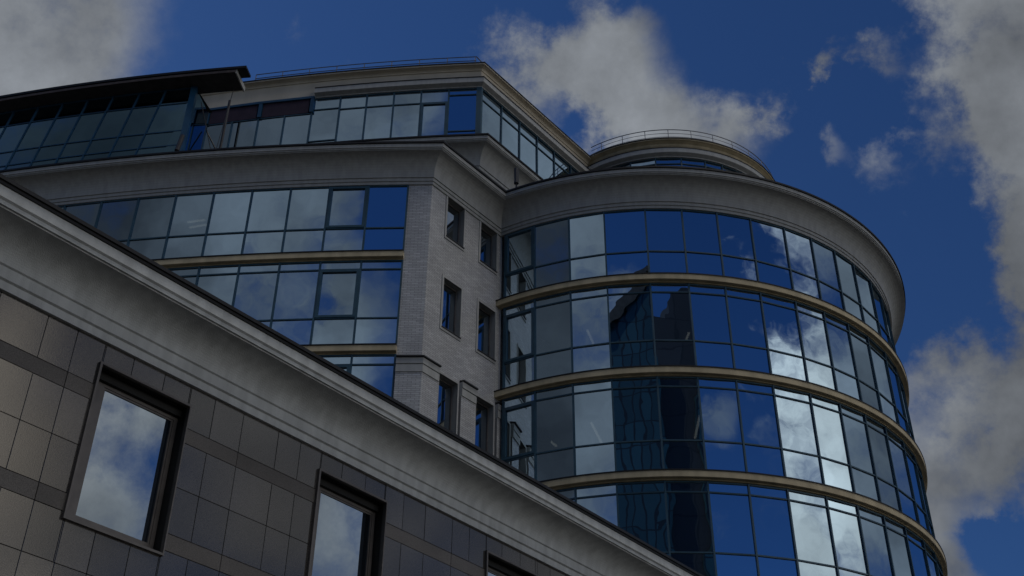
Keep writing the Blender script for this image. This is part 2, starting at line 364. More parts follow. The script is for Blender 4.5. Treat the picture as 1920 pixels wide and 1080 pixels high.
def recess_window(s0,s1,z0,z1,parent,dep,trim,tw,fmat,rmat,gl,gm,rl,proj=.03,trimtop=True,base=Q,dd=D,nn=NO,tmat=None,lab=None,cross=False):
    """opening in a plane wall: trim ring outside, reveal lining, frame and pane at depth dep; gm = glass margins l,r,b,t"""
    def P(s,z,o=0): 
        return base+dd*s+nn*o+up*(z+EYE)
    m=MB()     # frame
    a0,a1,b0,b1=s0+gm[0],s1-gm[1],z0+gm[2],z1-gm[3]
    m.box(P(s0,z0,-dep-.08),dd*(a0-s0),nn*.08,up*(z1-z0)); m.box(P(a1,z0,-dep-.08),dd*(s1-a1),nn*.08,up*(z1-z0))
    m.box(P(a0,z0,-dep-.08),dd*(a1-a0),nn*.08,up*(b0-z0)); m.box(P(a0,b1,-dep-.08),dd*(a1-a0),nn*.08,up*(z1-b1))
    if cross:   # inner glazing bead
        for q in ((a0,b0,a0+.03,b1),(a1-.03,b0,a1,b1),(a0+.03,b0,a1-.03,b0+.03),(a0+.03,b1-.03,a1-.03,b1)):
            m.box(P(q[0],q[1],-dep-.06),dd*(q[2]-q[0]),nn*.045,up*(q[3]-q[1]))
    f=m.build('window',M[fmat],parent)
    if lab: f['label']=lab
    p=MB();p.face([P(a0,b0,-dep-.03),P(a1,b0,-dep-.03),P(a1,b1,-dep-.03),P(a0,b1,-dep-.03)]);p.build('pane',M[gl],f)
    r=MB()     # lining
    e=.001
    r.face([P(s0,z0,0),P(s0,z0,-dep),P(s0,z1,-dep),P(s0,z1,0)]);r.face([P(s1,z0,-dep),P(s1,z0,0),P(s1,z1,0),P(s1,z1,-dep)])
    r.face([P(s0,z1,-dep),P(s1,z1,-dep),P(s1,z1,0),P(s0,z1,0)]);r.face([P(s0,z0,0),P(s1,z0,0),P(s1,z0,-dep),P(s0,z0,-dep)])
    if cross: r.box(P(s0+.001,z1-.12,-dep+.001),dd*(s1-s0-.002),nn*.07,up*.119)
    r.build('reveal',M[rmat],f)
    t=MB()
    if tw:
        t.box(P(s0-tw,z0-tw,-.02),dd*tw,nn*(proj+.02),up*(z1-z0+tw*(2 if trimtop else 1)))
        t.box(P(s1,z0-tw,-.02),dd*tw*.6,nn*(proj+.02-.003),up*(z1-z0+tw*(2 if trimtop else 1)))
        t.box(P(s0,z0-tw,-.02),dd*(s1-s0),nn*(proj+.02),up*tw)
        if trimtop: t.box(P(s0,z1,-.02),dd*(s1-s0),nn*(proj+.02-.001),up*tw)
        t.build('surround',M[tmat or rmat],f)
    if rl:
        s_=MB();s_.box(P(s0-.02,z0,-dep+.01),dd*(s1-s0+.05),nn*(dep+rl),up*.035);s_.build('sill',M['darksteel'],f)
    return f
for a,b in WZ:
    for s0,s1 in WS:
        recess_window(s0,s1,a,min(b,26.095),wg,.20,None,.085 if a>17.2 else .07,'bronze','plaster','glassclear',(.02,.03,.03,.04),.05,trimtop=True,cross=False)
# flat stone architraves running up to the cornice round the top pair
# pilasters with caps on the lower storey
def pil(path,u0=0):
    m=MB();sweep(m,path,[(-.02,10),(.09,10),(.09,18.66),(-.02,18.66)],u0=u0);q=m.build('pilaster',M['brick'],wg)
    m=MB();sweep(m,path,[(-.02,18.66),(.13,18.66),(.13,18.90),(.10,18.91),(.10,18.94),(.14,18.95),(.14,19.15),(-.02,19.15)]);m.build('pilaster_capital',M['plaster'],q)
    m=MB();sweep(m,path,[(-.02,19.152),(.20,19.152),(.20,19.2),(-.02,19.25)]);m.build('capital_flashing',M['black'],q)
pil([(-3.50,30.918),(Q.x,Q.y),side(.70)])
pil([side(1.77),side(2.46)])
pil([side(3.53),side(4.1)])
# interior floors, cores
def poly(mb,pts,z,rev=False):
    f=[(x,y,z+EYE) for x,y in pts];mb.face(f[::-1] if rev else f)
foot=[(x,y) for x,y in offpath(curve(Y1,XL,-3.55,20),-.12)]+[(-2.9,31.1),side(6.5,-.45),(4.5,48),(XL,50)]
for z in (26.125,22.985,19.385,15.785):
    m=MB();poly(m,foot,z,True);poly(m,foot,z+.38)
    for i in range(len(foot)-1): m.face([(*foot[i],z+EYE),(*foot[i+1],z+EYE),(*foot[i+1],z+.38+EYE),(*foot[i],z+.38+EYE)])
    m.build('floor_slab',M['ceiling'],wg)
m=MB();ip=offpath(curve(Y1,XL,-4.2,12),-5.5)
for i in range(len(ip)-1): m.face([(*ip[i],15+EYE),(*ip[i+1],15+EYE),(*ip[i+1],26.1+EYE),(*ip[i],26.1+EYE)])
# party wall behind the brick pier
ps=[(-3.6,31.2),(-3.6,36.2)];m.face([(*ps[0],15+EYE),(*ps[1],15+EYE),(*ps[1],26.1+EYE),(*ps[0],26.1+EYE)])
ps=[side(-.2,-3.2),side(6.5,-3.2)];m.face([(*ps[0],12+EYE),(*ps[1],12+EYE),(*ps[1],26.1+EYE),(*ps[0],26.1+EYE)])
m.build('inner_wall',M['core'],wg)
m=MB();m.face([(XL,50,0),(4.5,50,0),(4.5,50,27.3+EYE),(XL,50,27.3+EYE)]);m.face([(XL,Y1(XL),0),(XL,50,0),(XL,50,27.3+EYE),(XL,Y1(XL),27.3+EYE)]);m.build('rear_wall',M['white'],wg)
m=MB();poly(m,[(x,y) for x,y in curve(Y1,XL,-3.55,20)]+[(Q.x,Q.y),side(6.9),(4.5,50),(XL,50)],27.29);m.build('roof',M['roofing'],wg)

# ---- penthouse
P0=Vector((-1.33,34.55,0)); PR=7.6
upath=curve(Y2,XL,-1.33,30)+[side(PR,0,P0)]
DZ=31.11-27.40+.02
m=MB();sweep(m,upath,shifted(CORN,DZ,0));co=m.build('penthouse_ledge',M['plaster'],wg)
m=MB();sweep(m,upath,shifted(CAP,DZ));m.build('ledge_flashing',M['black'],co)
m=MB();sweep(m,upath,[(0,27.3),(0,29.9)]);m.build('penthouse_base',M['plaster'],wg)
ZG=(31.10,34.32)
XU=[-1.45,-2.62,-3.74,-4.85,-5.96,-7.05,-8.19]
for k in range(6):
    x1=XU[k];x0=XU[k+1]
    zs=[ZG[0],32.02,33.62,ZG[1]] if k else [ZG[0],32.02,33.98,ZG[1]]
    window(wg,(x0,Y2(x0)),(x1,Y2(x1)),zs if k in (0,) else [ZG[0],33.62,ZG[1]] if k<5 else [ZG[0],31.98,33.70,ZG[1]],last=(k==0),sash=0 if k==1 else None,mw=.06)
# corner post
m=MB();sweep(m,[(-1.50,Y2(-1.50)),(-1.33,34.55),side(.05,0,P0)],[(-.1,ZG[0]),(.07,ZG[0]),(.07,ZG[1]),(-.1,ZG[1])]);m.build('corner_post',M['frame'],wg)
SP=[.06,1.32,2.5,3.68,4.87,6.05,7.2]
for k in range(6):
    window(wg,side(SP[k],0,P0),side(SP[k+1],0,P0),[ZG[0],33.75,ZG[1]],mw=.05)
# recessed blue bay left of it, maroon blind panels above
XV=[-8.19,-9.30,-10.40,-11.50,-12.6,-13.7]
for k in range(5):
    x1=XV[k];x0=XV[k+1]
    window(wg,(x0,Y2(x0)),(x1,Y2(x1)),[ZG[0],33.55],mw=.05)
for x1,x0 in ((-8.19,-10.36),(-10.36,-12.6)):
    m=MB();pp=offpath([(x0+.09,Y2(x0+.09)),(x1-.14,Y2(x1-.14))],0);sweep(m,pp,[(-.1,33.56),(.03,33.56),(.03,34.30),(-.1,34.30)]);m.build('blind_panel',M['maroon'],wg)
m=MB()
bp=[(-13.7,Y2(-13.7)),(-10.4,Y2(-10.4)),(-8.13,Y2(-8.13))]
sweep(m,bp,[(-.1,34.302),(.10,34.302),(.10,34.42),(-.1,34.42)])
for x in (-8.19,-10.36,-12.6): sweep(m,[(x-.08,Y2(x-.08)),(x+.07,Y2(x+.07))],[(-.1,33.555),(.09,33.555),(.09,34.30),(-.1,34.30)])
m.build('panel_frame',M['bluepanel'],wg)
# mouldings, attic wall, roof edge
gpath=curve(Y2,-8.1,-1.33,12)+[side(PR,0,P0)]
m=MB();sweep(m,gpath,[(-.05,34.325),(.06,34.325),(.06,34.37),(.20,34.43),(.24,34.45),(.24,34.69),(-.05,34.69)]);b=m.build('window_head_moulding',M['plaster'],wg)
m=MB();sweep(m,gpath,[(-.05,34.692),(.265,34.692),(.265,34.725),(-.02,34.74)]);m.build('moulding_flashing',M['black'],b)
m=MB();sweep(m,upath,[(0,34.322),(0,35.27),(.04,35.28),(.055,35.33),(.10,35.37),(.19,35.395),(.27,35.405),(.27,35.46),(-.05,35.46)]);b=m.build('attic_wall',M['beige'],wg)
m=MB();sweep(m,upath,[(-.05,35.462),(.30,35.462),(.30,35.51),(-.05,35.55)]);m.build('roof_flashing',M['black'],b)
pf=curve(Y2,XL,-1.33,16)+[side(PR,0,P0),(8,52),(XL,52)]
m=MB();poly(m,offpath(pf,-.06)[1:-1]+[(8,52),(XL,52)],35.50);m.build('penthouse_roof',M['roofing'],wg)
m=MB();poly(m,offpath(pf,-.15)[:-2]+[(8,51),(XL,51)],34.36,True);m.build('penthouse_ceiling',M['ceiling'],wg)
m=MB();ip=offpath(curve(Y2,XL,-4.6,10),-4.5)
for i in range(len(ip)-1): m.face([(*ip[i],28+EYE),(*ip[i+1],28+EYE),(*ip[i+1],34.3+EYE),(*ip[i],34.3+EYE)])
a=side(0,-3.4,P0);b=side(PR,-3.4,P0);m.face([(*ip[-1],28+EYE),(*b,28+EYE),(*b,34.3+EYE),(*ip[-1],34.3+EYE)]);m.build('penthouse_inner_wall',M['core'],wg)
m=MB();poly(m,offpath(pf,-.15)[:-2]+[(8,51),(XL,51)],31.0);m.build('penthouse_floor',M['ceiling'],wg)

# ---- teal glass winter garden with canopy
gset=-1.2
def gw(x,o=gset):
    # point on the curve offset by o at wall abscissa x
    sl=-.0288-2*.00633*(-3.55-x); l=math.hypot(1,sl); nx,ny=sl/l,-1/l
    return (x+nx*o,Y1(x)+ny*o)
XG=[-12.42,-13.55,-14.62,-15.70,-16.75,-17.80,-18.85,-19.9,-20.95]
ZR=[28.2,29.60,30.32,31.75,32.55]
for k in range(8):
    x1=XG[k];x0=XG[k+1]
    window(wg,gw(x0),gw(x1),ZR,mat='glassteal',mw=.045,lean=(-.19,0),name='slanted_window',depth=.02,fm='bluepanel',label='teal glass bay with slanting mullions' if k==0 else None)
m=MB();a=gw(-12.36);b=gw(-12.36,gset-1.3);
A=Vector((*a,0));Bv=Vector((*b,0));t=(Bv-A)
m.box(A+Vector((-.16,-.06,27.4+EYE)),(.22,.03,0),(0,.20,0),(0,0,5.15));m.build('corner_post',M['bluepanel'],wg)
m=MB();
for u in (.0,.5): m.face([A+t*u+up*(27.4+EYE)+Vector((.02,.1,0)),A+t*(u+.5)+up*(27.4+EYE)+Vector((.02,.1,0)),A+t*(u+.5)+up*(32.5+EYE)+Vector((.02,.1,0)),A+t*u+up*(32.5+EYE)+Vector((.02,.1,0))])
m.build('end_pane',M['glassteal'],wg)
m=MB()
for z in (29.60,30.32,31.75):
    a=Vector((*gw(-12.42),0));t3=(a-Vector((*gw(-13.5),0))).normalized();n3=Vector((t3.y,-t3.x,0));l=.19*(32.55-z)
    m.box(a-t3*l+up*(z+EYE-.022)-n3*.08,t3*l,n3*.09,up*.044)
m.build('filler_transom',M['bluepanel'],wg)
# triangular filler between leaning mullions and the post
m=MB();a=gw(-12.42);aa=Vector((*a,0));tt=(Vector((*gw(-12.42),0))-Vector((*gw(-13.5),0))).normalized()
m.face([aa+up*(32.55+EYE),aa+up*(28.2+EYE)-tt*.83,aa+up*(28.2+EYE)]);m.build('filler_pane',M['glassteal'],wg)
cp=[gw(x,-.6) for x in [-26+15.4*k/24 for k in range(25)]]
m=MB();sweep(m,cp,[(-1.0,32.56),(0,32.56),(.0,32.62),(-1.0,32.62)]);cn=m.build('canopy',M['soffit'],wg)
m=MB();sweep(m,cp,[(0.002,32.50),(.045,32.50),(.045,32.62),(.002,32.62)]);m.build('canopy_fascia',M['brown'],cn)
cq=cp+[gw(-10.18,-.6)]
m=MB();sweep(m,cq,[(-.5,32.70),(.07,32.66),(.08,32.76),(-.5,32.80)]);sweep(m,cp,[(-1.0,32.63),(-.5,32.63),(-.5,32.80),(-1.0,32.84)]);m.build('canopy_roofing',M['black'],cn)
e0=gw(-10.6,-.6);e1=gw(-10.6,-1.62);m=MB();E0=Vector((*e0,32.48+EYE));E1=Vector((*e1,32.50+EYE));m.box(E0+Vector((.004,0,0)),E1-E0,(.05,0,0),(0,0,.22));m.build('canopy_end',M['plaster'],cn)
m=MB();pts=[gw(x,-1.0) for x in [-26+13.6*k/10 for k in range(11)]];bk=[gw(x,-3.0) for x in [-26+13.6*k/10 for k in range(11)]]
for i in range(10): m.face([(*pts[i],32.56+EYE),(*pts[i+1],32.56+EYE),(*bk[i+1],32.9+EYE),(*bk[i],32.9+EYE)])
m.build('garden_roof',M['soffit'],wg)
m=MB();iw=[gw(x,-2.9) for x in [-26+13.5*k/10 for k in range(11)]]
for i in range(10): m.face([(*iw[i],27.3+EYE),(*iw[i+1],27.3+EYE),(*iw[i+1],32.9+EYE),(*iw[i],32.9+EYE)])
m.build('garden_inner_wall',M['core'],wg)
m=MB()
m.tube((-10.75,32.9,32.5+EYE),(-11.25,33.6,29.0+EYE),.014);m.tube((-12.0,33.2,32.1+EYE),(-10.9,33.6,28.4+EYE),.018);m.tube((-11.9,34.2,31.5+EYE),(-10.2,34.6,28.4+EYE),.03)
m.tube((-11.6,35.3,34.2+EYE),(-11.6,35.3,31+EYE),.06)
m.build('canopy_strut',M['darksteel'],wg)

# ================================================================== GRANITE BUILDING
GD=14.0;NG=NO   # wall runs along D, faces +NO; points are D*s - NO*GD
GB=-NO*GD
gb=thing('granite_building','low building clad in polished brown granite slabs under a broad grey coved cornice','building',tuple(GB+D*12))
GW=[-1.05,3.33,7.70,12.05,16.44,20.80];GWW=1.59;GZ=(6.65,9.03)
S0,S1=-5.0,29.0
pat=[.75,.49,.49,.49,.57,.49,.49,.58]
js=[5.99];k=0
while js[-1]<S1-.6: js.append(js[-1]+pat[k%8]);k+=1
js2=[5.99];k=0
while js2[-1]>S0+.8:
    k-=1;js2.append(js2[-1]-pat[k%8])
js=sorted(set(js2+js));js[0]=S0;js[-1]=S1
rows=[(8.69,9.40,0),(8.44,8.69,1),(7.71,8.44,0),(6.98,7.71,0),(6.72,6.98,1),(6.01,6.72,0),(5.28,6.01,0),(5.02,5.28,1),(4.3,5.02,0),(3.57,4.3,0),(2.6,3.57,0),(1.6,2.6,0),(.6,1.6,0),(-.4,.6,0),(-EYE,-.4,0)]
mp=MB();mf=MB();bk=MB()
def GP(s,z,o=0): return GB+D*s+NG*o+up*(z+EYE)
def clip(a,b,za,zb):
    """pieces of the slab outside the window openings"""
    out=[(a,b,za,zb)]
    for w in GW:
        w0,w1,y0,y1=w-.0,w+GWW,GZ[0],GZ[1];nx=[]
        for (p,q,r,s) in out:
            if q<=w0+.001 or p>=w1-.001 or s<=y0+.001 or r>=y1-.001: nx.append((p,q,r,s));continue
            if p<w0: nx.append((p,w0,r,s))
            if q>w1: nx.append((w1,q,r,s))
            pp,qq=max(p,w0),min(q,w1)
            if r<y0: nx.append((pp,qq,r,y0))
            if s>y1: nx.append((pp,qq,y1,s))
        out=nx
    return out
gap=.004
for (za,zb,kind) in rows:
    cols=list(js)
    if kind: cols=[c for i,c in enumerate(js) if i==0 or i==len(js)-1 or i%3==0]
    for a,b in zip(cols,cols[1:]):
        tx=random.gauss(0,.0012);tz=random.gauss(0,.0012);hd=random.uniform(-.001,.0015)
        for (p,q,r,s) in clip(a,b,za,zb):
            if q-p<.012 or s-r<.012: continue
            T=mf if kind else mp
            f=lambda u,v,extra=0: GP(u,v,.02+hd+(u-(a+b)/2)*tx+(v-(za+zb)/2)*tz+extra)
            e=.003
            o4=[f(p+gap,r+gap,-e),f(q-gap,r+gap,-e),f(q-gap,s-gap,-e),f(p+gap,s-gap,-e)]
            i4=[f(p+gap+e,r+gap+e),f(q-gap-e,r+gap+e),f(q-gap-e,s-gap-e),f(p+gap+e,s-gap-e)]
            n0=len(T.v);T.v+=[tuple(x) for x in o4+i4]+[tuple(x-NG*.02) for x in o4]
            T.f.append([n0+4,n0+5,n0+6,n0+7]);T.uv.append([(0,0)]*4)
            for w in range(4):
                w2=(w+1)%4;T.f.append([n0+w,n0+w2,n0+4+w2,n0+4+w]);T.uv.append([(0,0)]*4)
                T.f.append([n0+8+w,n0+8+w2,n0+w2,n0+w]);T.uv.append([(0,0)]*4)
    for (p,q,r,s) in clip(S0,S1,za,zb): bk.face([GP(p,r),GP(q,r),GP(q,s),GP(p,s)])
nf=len(mp.f);nv=len(mp.v)
mp.v+=mf.v;mp.f+=[[i+nv for i in f] for f in mf.f];mp.uv+=mf.uv
so_=mp.build('stone_cladding',M['granite'],gb);so_.data.materials.append(M['flamed'])
for i,pl in enumerate(so_.data.polygons):
    if i>=nf: pl.material_index=1
bk.build('wall',M['joint'],gb)
for i,w in enumerate(GW):
    recess_window(w,w+GWW,GZ[0],GZ[1],gb,.20,None,.036,'bronze','blackmetal','glassclear',(.26,.07,.165,.17),0,proj=.07,base=GB,dd=D,nn=NG,tmat='bronze',cross=True)
GC=[(.0,9.40),(.07,9.40),(.07,9.53),(.115,9.545),(.115,9.72),(.15,9.735)]+cavetto((.15,9.76),(.72,10.13),14)+[(.72,10.15),(.76,10.15),(.76,10.215),(.80,10.235),(.80,10.40),(0,10.40)]
GCAP=[(0,10.402),(.83,10.402),(.83,10.445),(.86,10.45),(.86,10.51),(0,10.56)]
gp=[(GP(S0,0).x,GP(S0,0).y),(GP(S1,0).x,GP(S1,0).y)]
m=MB();sweep(m,gp,GC);co=m.build('cornice',M['graystone'],gb)
m=MB();sweep(m,gp,GCAP);m.build('cornice_flashing',M['black'],co)
m=MB()
b0=GP(S0,0,-6);b1=GP(20,0,-6)
for a,b in ((GP(S0,0),b0),(b0,b1),(b1,GP(S1,0))): m.face([(a.x,a.y,0),(b.x,b.y,0),(b.x,b.y,10.4+EYE),(a.x,a.y,10.4+EYE)])
m.face([(p.x,p.y,10.41+EYE) for p in (GP(S0,0),GP(S1,0),b1,b0)]);m.build('rear_wall_and_roof',M['roofing'],gb)
m=MB();m.face([GP(S0,4,-1.2),GP(S1,4,-1.2),GP(S1,10,-1.2),GP(S0,10,-1.2)]);m.build('inner_wall',M['core'],gb)

# ================================================================== RAILINGS
rl=thing('roof_railing','straight thin steel railing along the flat penthouse roof edge','railing',(-6,35.2,35.5+EYE))
rp=curve(lambda x:Y2(x)-.12,-10.8,-1.55,18)
for h,nm in ((.50,'top_rail'),(.27,'mid_rail')):
    m=MB()
    for a,b in zip(rp,rp[1:]): m.tube((*a,35.5+h+EYE),(*b,35.5+h+EYE),.022)
    if nm=='top_rail':
        s=side(2.0,.0,P0);m.tube((*rp[-1],35.5+h+EYE),(s[0]-.2,s[1]+.2,35.5+h+EYE),.022)
    m.build(nm,M['steel'],rl)
for k in range(9):
    x=-10.8+k*1.15;m=MB();m.tube((x,Y2(x)-.12,35.5+EYE),(x,Y2(x)-.12,36.0+EYE),.02);m.build('post',M['steel'],rl)
rd=thing('roof_railing','curved thin steel railing around the small round roof drum','railing',(DC[0],DC[1],35.55+EYE))
ra=[dc(t,DR+.12) for t in fine(-38.5,80,3)]
for h,nm in ((.62,'top_rail'),(.40,'mid_rail'),(.20,'mid_rail')):
    m=MB()
    for a,b in zip(ra,ra[1:]): m.tube((*a,35.55+h+EYE),(*b,35.55+h+EYE),.022 if h>.5 else .012)
    m.build(nm,M['steel'],rd)
for k in range(11):
    t=-33+k*10.4;a=dc(t,DR+.12);m=MB();m.tube((*a,35.54+EYE),(*a,36.17+EYE),.016);m.build('post',M['steel'],rd)
# short pipes on the ledges
def pipe(x,y,z,h,label,lean=0):
    t=thing('vent_pipe',label,'pipe',(x,y,z+EYE),group='vent pipes on the roof ledge')
    m=MB();m.tube((x,y,z+EYE),(x+lean*.3,y,z+h*.3+EYE),.03);m.build('stem',M['darksteel'],t)
    m=MB();m.tube((x+lean*.3,y,z+h*.3+EYE),(x+lean,y,z+h+EYE),.085,10);m.build('body',M['darksteel'],t)
pipe(.12,32.6,27.35,1.0,'short dark pipe standing in the valley between round tower and wing')
pipe(-11.75,31.1,27.42,1.0,'short dark pipe standing before the teal glass winter garden',.12)

# ================================================================== CEILING LIGHTS behind the glass
def lamp(a,b,label):
    a=Vector(a);b=Vector(b);a.z+=EYE;b.z+=EYE
    t=thing('ceiling_light',label,'light',tuple(a),group='fluorescent ceiling lights behind the glass')
    d=(b-a);n=Vector((d.y,-d.x,0)).normalized()*.035
    m=MB();m.box(a-n,d,n*2,(0,0,.03));m.build('tube',M['lamp'],t)
    m=MB();m.box(a-n*1.4+Vector((0,0,.042)),d,n*2.8,(0,0,.05));m.build('housing',M['white'],t)
LAMPS=[((.97,35.68,22.92),(1.37,36.39,22.92),'pale tube light behind the second bay from the brick wall, second storey from the top'),
 ((2.65,34.93,22.92),(2.93,35.83,22.92),'pale tube light behind the light grey bay, second storey from the top'),
 ((6.24,35.04,22.92),(6.2,35.59,22.92),'pale tube light in the mirrored dark tower, second storey from the top'),
 ((.99,35.84,19.32),(1.59,36.8,19.32),'pale tube light behind the second bay from the brick wall, third storey from the top'),
 ((2.69,35.10,19.32),(3.14,36.53,19.32),'pale tube light behind the light grey bay, third storey from the top'),
 ((6.26,34.55,19.32),(6.3,36.12,19.32),'pale tube light in the mirrored dark tower, third storey from the top'),
 ((-11.49,33.35,26.07),(-10.85,33.17,26.07),'pale tube light behind the top ribbon window of the curved wing, upper of two'),
 ((-11.49,33.05,26.07),(-10.85,32.90,26.07),'pale tube light behind the top ribbon window of the curved wing, lower of two')]
#LAMPS#
for a,b,l in LAMPS: lamp(a,b,l)

# ================================================================== the towers behind the viewer that the glass mirrors
def prism(pts,y0,y1,name,mat,parent):
    m=MB();n=len(pts);f=[(x,y0,z) for x,z in pts]
    m.face(f[::-1],[(x,z) for x,z in pts][::-1]);m.face([(x,y1,z) for x,z in pts],[(x,z) for x,z in pts])
    for i in range(n):
        a=pts[i];b=pts[(i+1)%n];L=math.dist(a,b)
        vert=abs(a[0]-b[0])<.01
        m.face([(a[0],y0,a[1]),(b[0],y0,b[1]),(b[0],y1,b[1]),(a[0],y1,a[1])],[(0,a[1]),(0 if vert else L,b[1]),(y0-y1,b[1]),(y0-y1,a[1])] if vert else None)
    return m.build(name,M[mat],parent)
t1=thing('office_tower','tall gabled glass tower mirrored in the round facade','building',(-1,-38,0))
prism([(-13,0),(8.5,0),(8.5,60),(-2.6,70.4),(-13,56)],-30,-46,'glass_body',('towerglass'),t1)
m=MB()
for a,b in (((-13.2,56.6),(-2.6,71.0)),((-2.6,71.0),(8.7,60.6))):
    m.face([(a[0],-29.6,a[1]),(b[0],-29.6,b[1]),(b[0],-46.2,b[1]),(a[0],-46.2,a[1])]);m.face([(a[0],-29.6,a[1]-1.3),(b[0],-29.6,b[1]-1.3),(b[0],-29.6,b[1]),(a[0],-29.6,a[1])])
m.build('gable_roof',M['soffit'],t1)
t2=thing('office_tower','dark stepped slab tower mirrored in the round facade','building',(16,-40,0))
prism([(9.5,0),(24,0),(24,66),(19,68.2),(16.6,68.2),(15.4,66.8),(15.4,64.6),(9.5,64.9)],-30,-48,'slab_body','towerdark',t2)
prism([(9.5,0),(13.9,0),(13.9,60),(9.5,60)],-29,-30.001,'glass_bay','towerglass',t2)
prism([(17.0,0),(19.5,0),(19.5,58),(17.0,58)],-29,-30.001,'glass_bay','towerglass',t2)

# ================================================================== LIGHT
SUN_AZ=-62;SUN_EL=48
w=bpy.data.worlds.new('World');bpy.context.scene.world=w;w.use_nodes=True;nt=w.node_tree;nt.nodes.clear()
out=N(nt,'ShaderNodeOutputWorld');bg=N(nt,'ShaderNodeBackground');bg.inputs[1].default_value=.12
sky=N(nt,'ShaderNodeTexSky',sky_type='NISHITA');sky.sun_disc=False;sky.sun_elevation=R_(SUN_EL);sky.sun_rotation=R_(SUN_AZ)
sky.air_density=1.0;sky.dust_density=.3;sky.ozone_density=2.5;sky.altitude=200
tc=N(nt,'ShaderNodeTexCoord')
def V(az,el): return (sin(R_(az))*cos(R_(el)),cos(R_(az))*cos(R_(el)),sin(R_(el)))
n1=N(nt,'ShaderNodeTexNoise');n1.inputs['Scale'].default_value=11;n1.inputs['Detail'].default_value=10;n1.inputs['Roughness'].default_value=.64;lk(nt,tc.outputs['Generated'],n1.inputs['Vector'])
n2=N(nt,'ShaderNodeTexNoise');n2.inputs['Scale'].default_value=7;n2.inputs['Detail'].default_value=5;lk(nt,tc.outputs['Generated'],n2.inputs['Vector'])
# warp the lookup
sub=N(nt,'ShaderNodeVectorMath',operation='SUBTRACT');sub.inputs[1].default_value=(.5,.5,.5);lk(nt,n1.outputs['Color'],sub.inputs[0])
wv=N(nt,'ShaderNodeVectorMath',operation='MULTIPLY_ADD');wv.inputs[1].default_value=(.10,.10,.10);lk(nt,sub.outputs[0],wv.inputs[0]);lk(nt,tc.outputs['Generated'],wv.inputs[2])
BL=[ # az, el, radius deg, amount : clouds placed round the sky
 (-36.5,46.5,11,1.5),(-33,41.5,8,1.5),(-46,44,10,1.2),
 (2.0,46.5,4.6,.85),(5.5,45.5,4.4,.9),(8.5,43.3,3.6,.85),(12.5,41.3,3.4,1.05),(8,47.5,2.4,.6),(15.7,42.8,2.0,.6),(4.6,43.4,1.9,-.9),(2.0,48.5,1.6,-.5),(23.4,21.8,1.5,-1.0),(27.2,41.0,1.6,-.55),(25.3,36.5,1.2,-.5),
 (20.0,44.4,1.5,.95),(20.2,43.4,1.2,.7),(23,44.0,1.6,.9),(19.2,40.4,1.5,.85),(21.5,38.9,1.5,.5),(24.3,39.3,2.0,.58),(17.5,37.2,1.7,.55),(16.9,42.6,1.3,.7),
 (28.6,40,3.4,.95),(28.5,44,3.6,.8),(33,45,5.6,1.2),(32.5,39.5,5.0,1.2),(31,35,4.4,1.15),(29.5,33,3.4,.9),(30,30,4.5,1.2),(26,28,3.2,1.1),(26,25,3.2,1.1),(23.3,29.3,2.2,.8),(30,25.5,3.4,.9),(21.6,25.0,3.3,1.2),(20.9,21.0,2.8,1.15),(20.4,28.6,2.2,.9),(27,17,2.5,.8),
 (-138,32,11,1.6),(-138,37,8,1.0),(-136,27,7,.8),(-126,34,12,1.3),(-146,37,7,1.1),(-154,30,8,1.2),(-150,42,8,1.15),(-157,43,7,.95),(-158,36.5,4.6,.85),(-163,44.5,3.6,.75),(-166,33,4.4,1.0),(-150,22,8,1.1),
 (155,29.3,2.4,1.05),(150,25,1.6,.5),(174,33.2,1.6,.6),
 (120,29.5,3.9,1.2),(123,25,4.2,1.0),(121,21.5,4.2,.95),(105.5,31,4.4,1.15),(110,27,4,.9),(105,25,5,.9),(98,29,3.5,.75),(102,21,5,.9),
 (90,37,4.2,1.1),(90,26,5,.85),(86,21,6,.95),(76,30,9,1.4),(91,31,4,.5),(79,42,9,1.3),(62,32,12,1.3),(75,20,8,1.1),
 (-70,30,16,1.0),(-95,50,12,1.0),(140,63,15,1.3),(125,60,10,1.25),(155,58,8,1.2),(165,68,13,1.15),(95,66,14,1.2),(60,60,14,1.2),(97,25,9,.75),(121,38,5,.55),(106,38,5,.62),(95,29,3,.5),(50,14,9,.9),(-10,15,10,.9),(100,6,15,1.3),(125,6,15,1.3),(145,6,12,1.2),(80,6,12,1.2),(180,6,10,1),(-172,34.4,2.0,.8),(-163,39,2.6,.85),(-164,35.5,2.4,.8),(-164,30,5,1.1),(-60,10,12,.9)]  # the overhead and horizon banks are unseen, added to light the facades
prev=None
for az,el,r,am in BL:
    d=N(nt,'ShaderNodeVectorMath',operation='DISTANCE');d.inputs[1].default_value=V(az,el);lk(nt,wv.outputs[0],d.inputs[0])
    mr=N(nt,'ShaderNodeMapRange',interpolation_type='SMOOTHSTEP');mr.inputs[1].default_value=R_(r)*1.25;mr.inputs[2].default_value=0;mr.inputs[3].default_value=0;mr.inputs[4].default_value=am
    lk(nt,d.outputs['Value'],mr.inputs[0])
    if prev is None: prev=mr.outputs[0]
    else:
        ad=N(nt,'ShaderNodeMath',operation='ADD');lk(nt,prev,ad.inputs[0]);lk(nt,mr.outputs[0],ad.inputs[1]);prev=ad.outputs[0]
mn=N(nt,'ShaderNodeMath',operation='MINIMUM');lk(nt,prev,mn.inputs[0]);mn.inputs[1].default_value=1.42
nz=N(nt,'ShaderNodeMath',operation='MULTIPLY_ADD');lk(nt,n1.outputs['Fac'],nz.inputs[0]);nz.inputs[1].default_value=2.3;lk(nt,mn.outputs[0],nz.inputs[2])
mask=N(nt,'ShaderNodeMapRange',interpolation_type='SMOOTHSTEP');lk(nt,nz.outputs[0],mask.inputs[0]);mask.inputs[1].default_value=1.40;mask.inputs[2].default_value=2.40;mask.inputs[4].default_value=.97
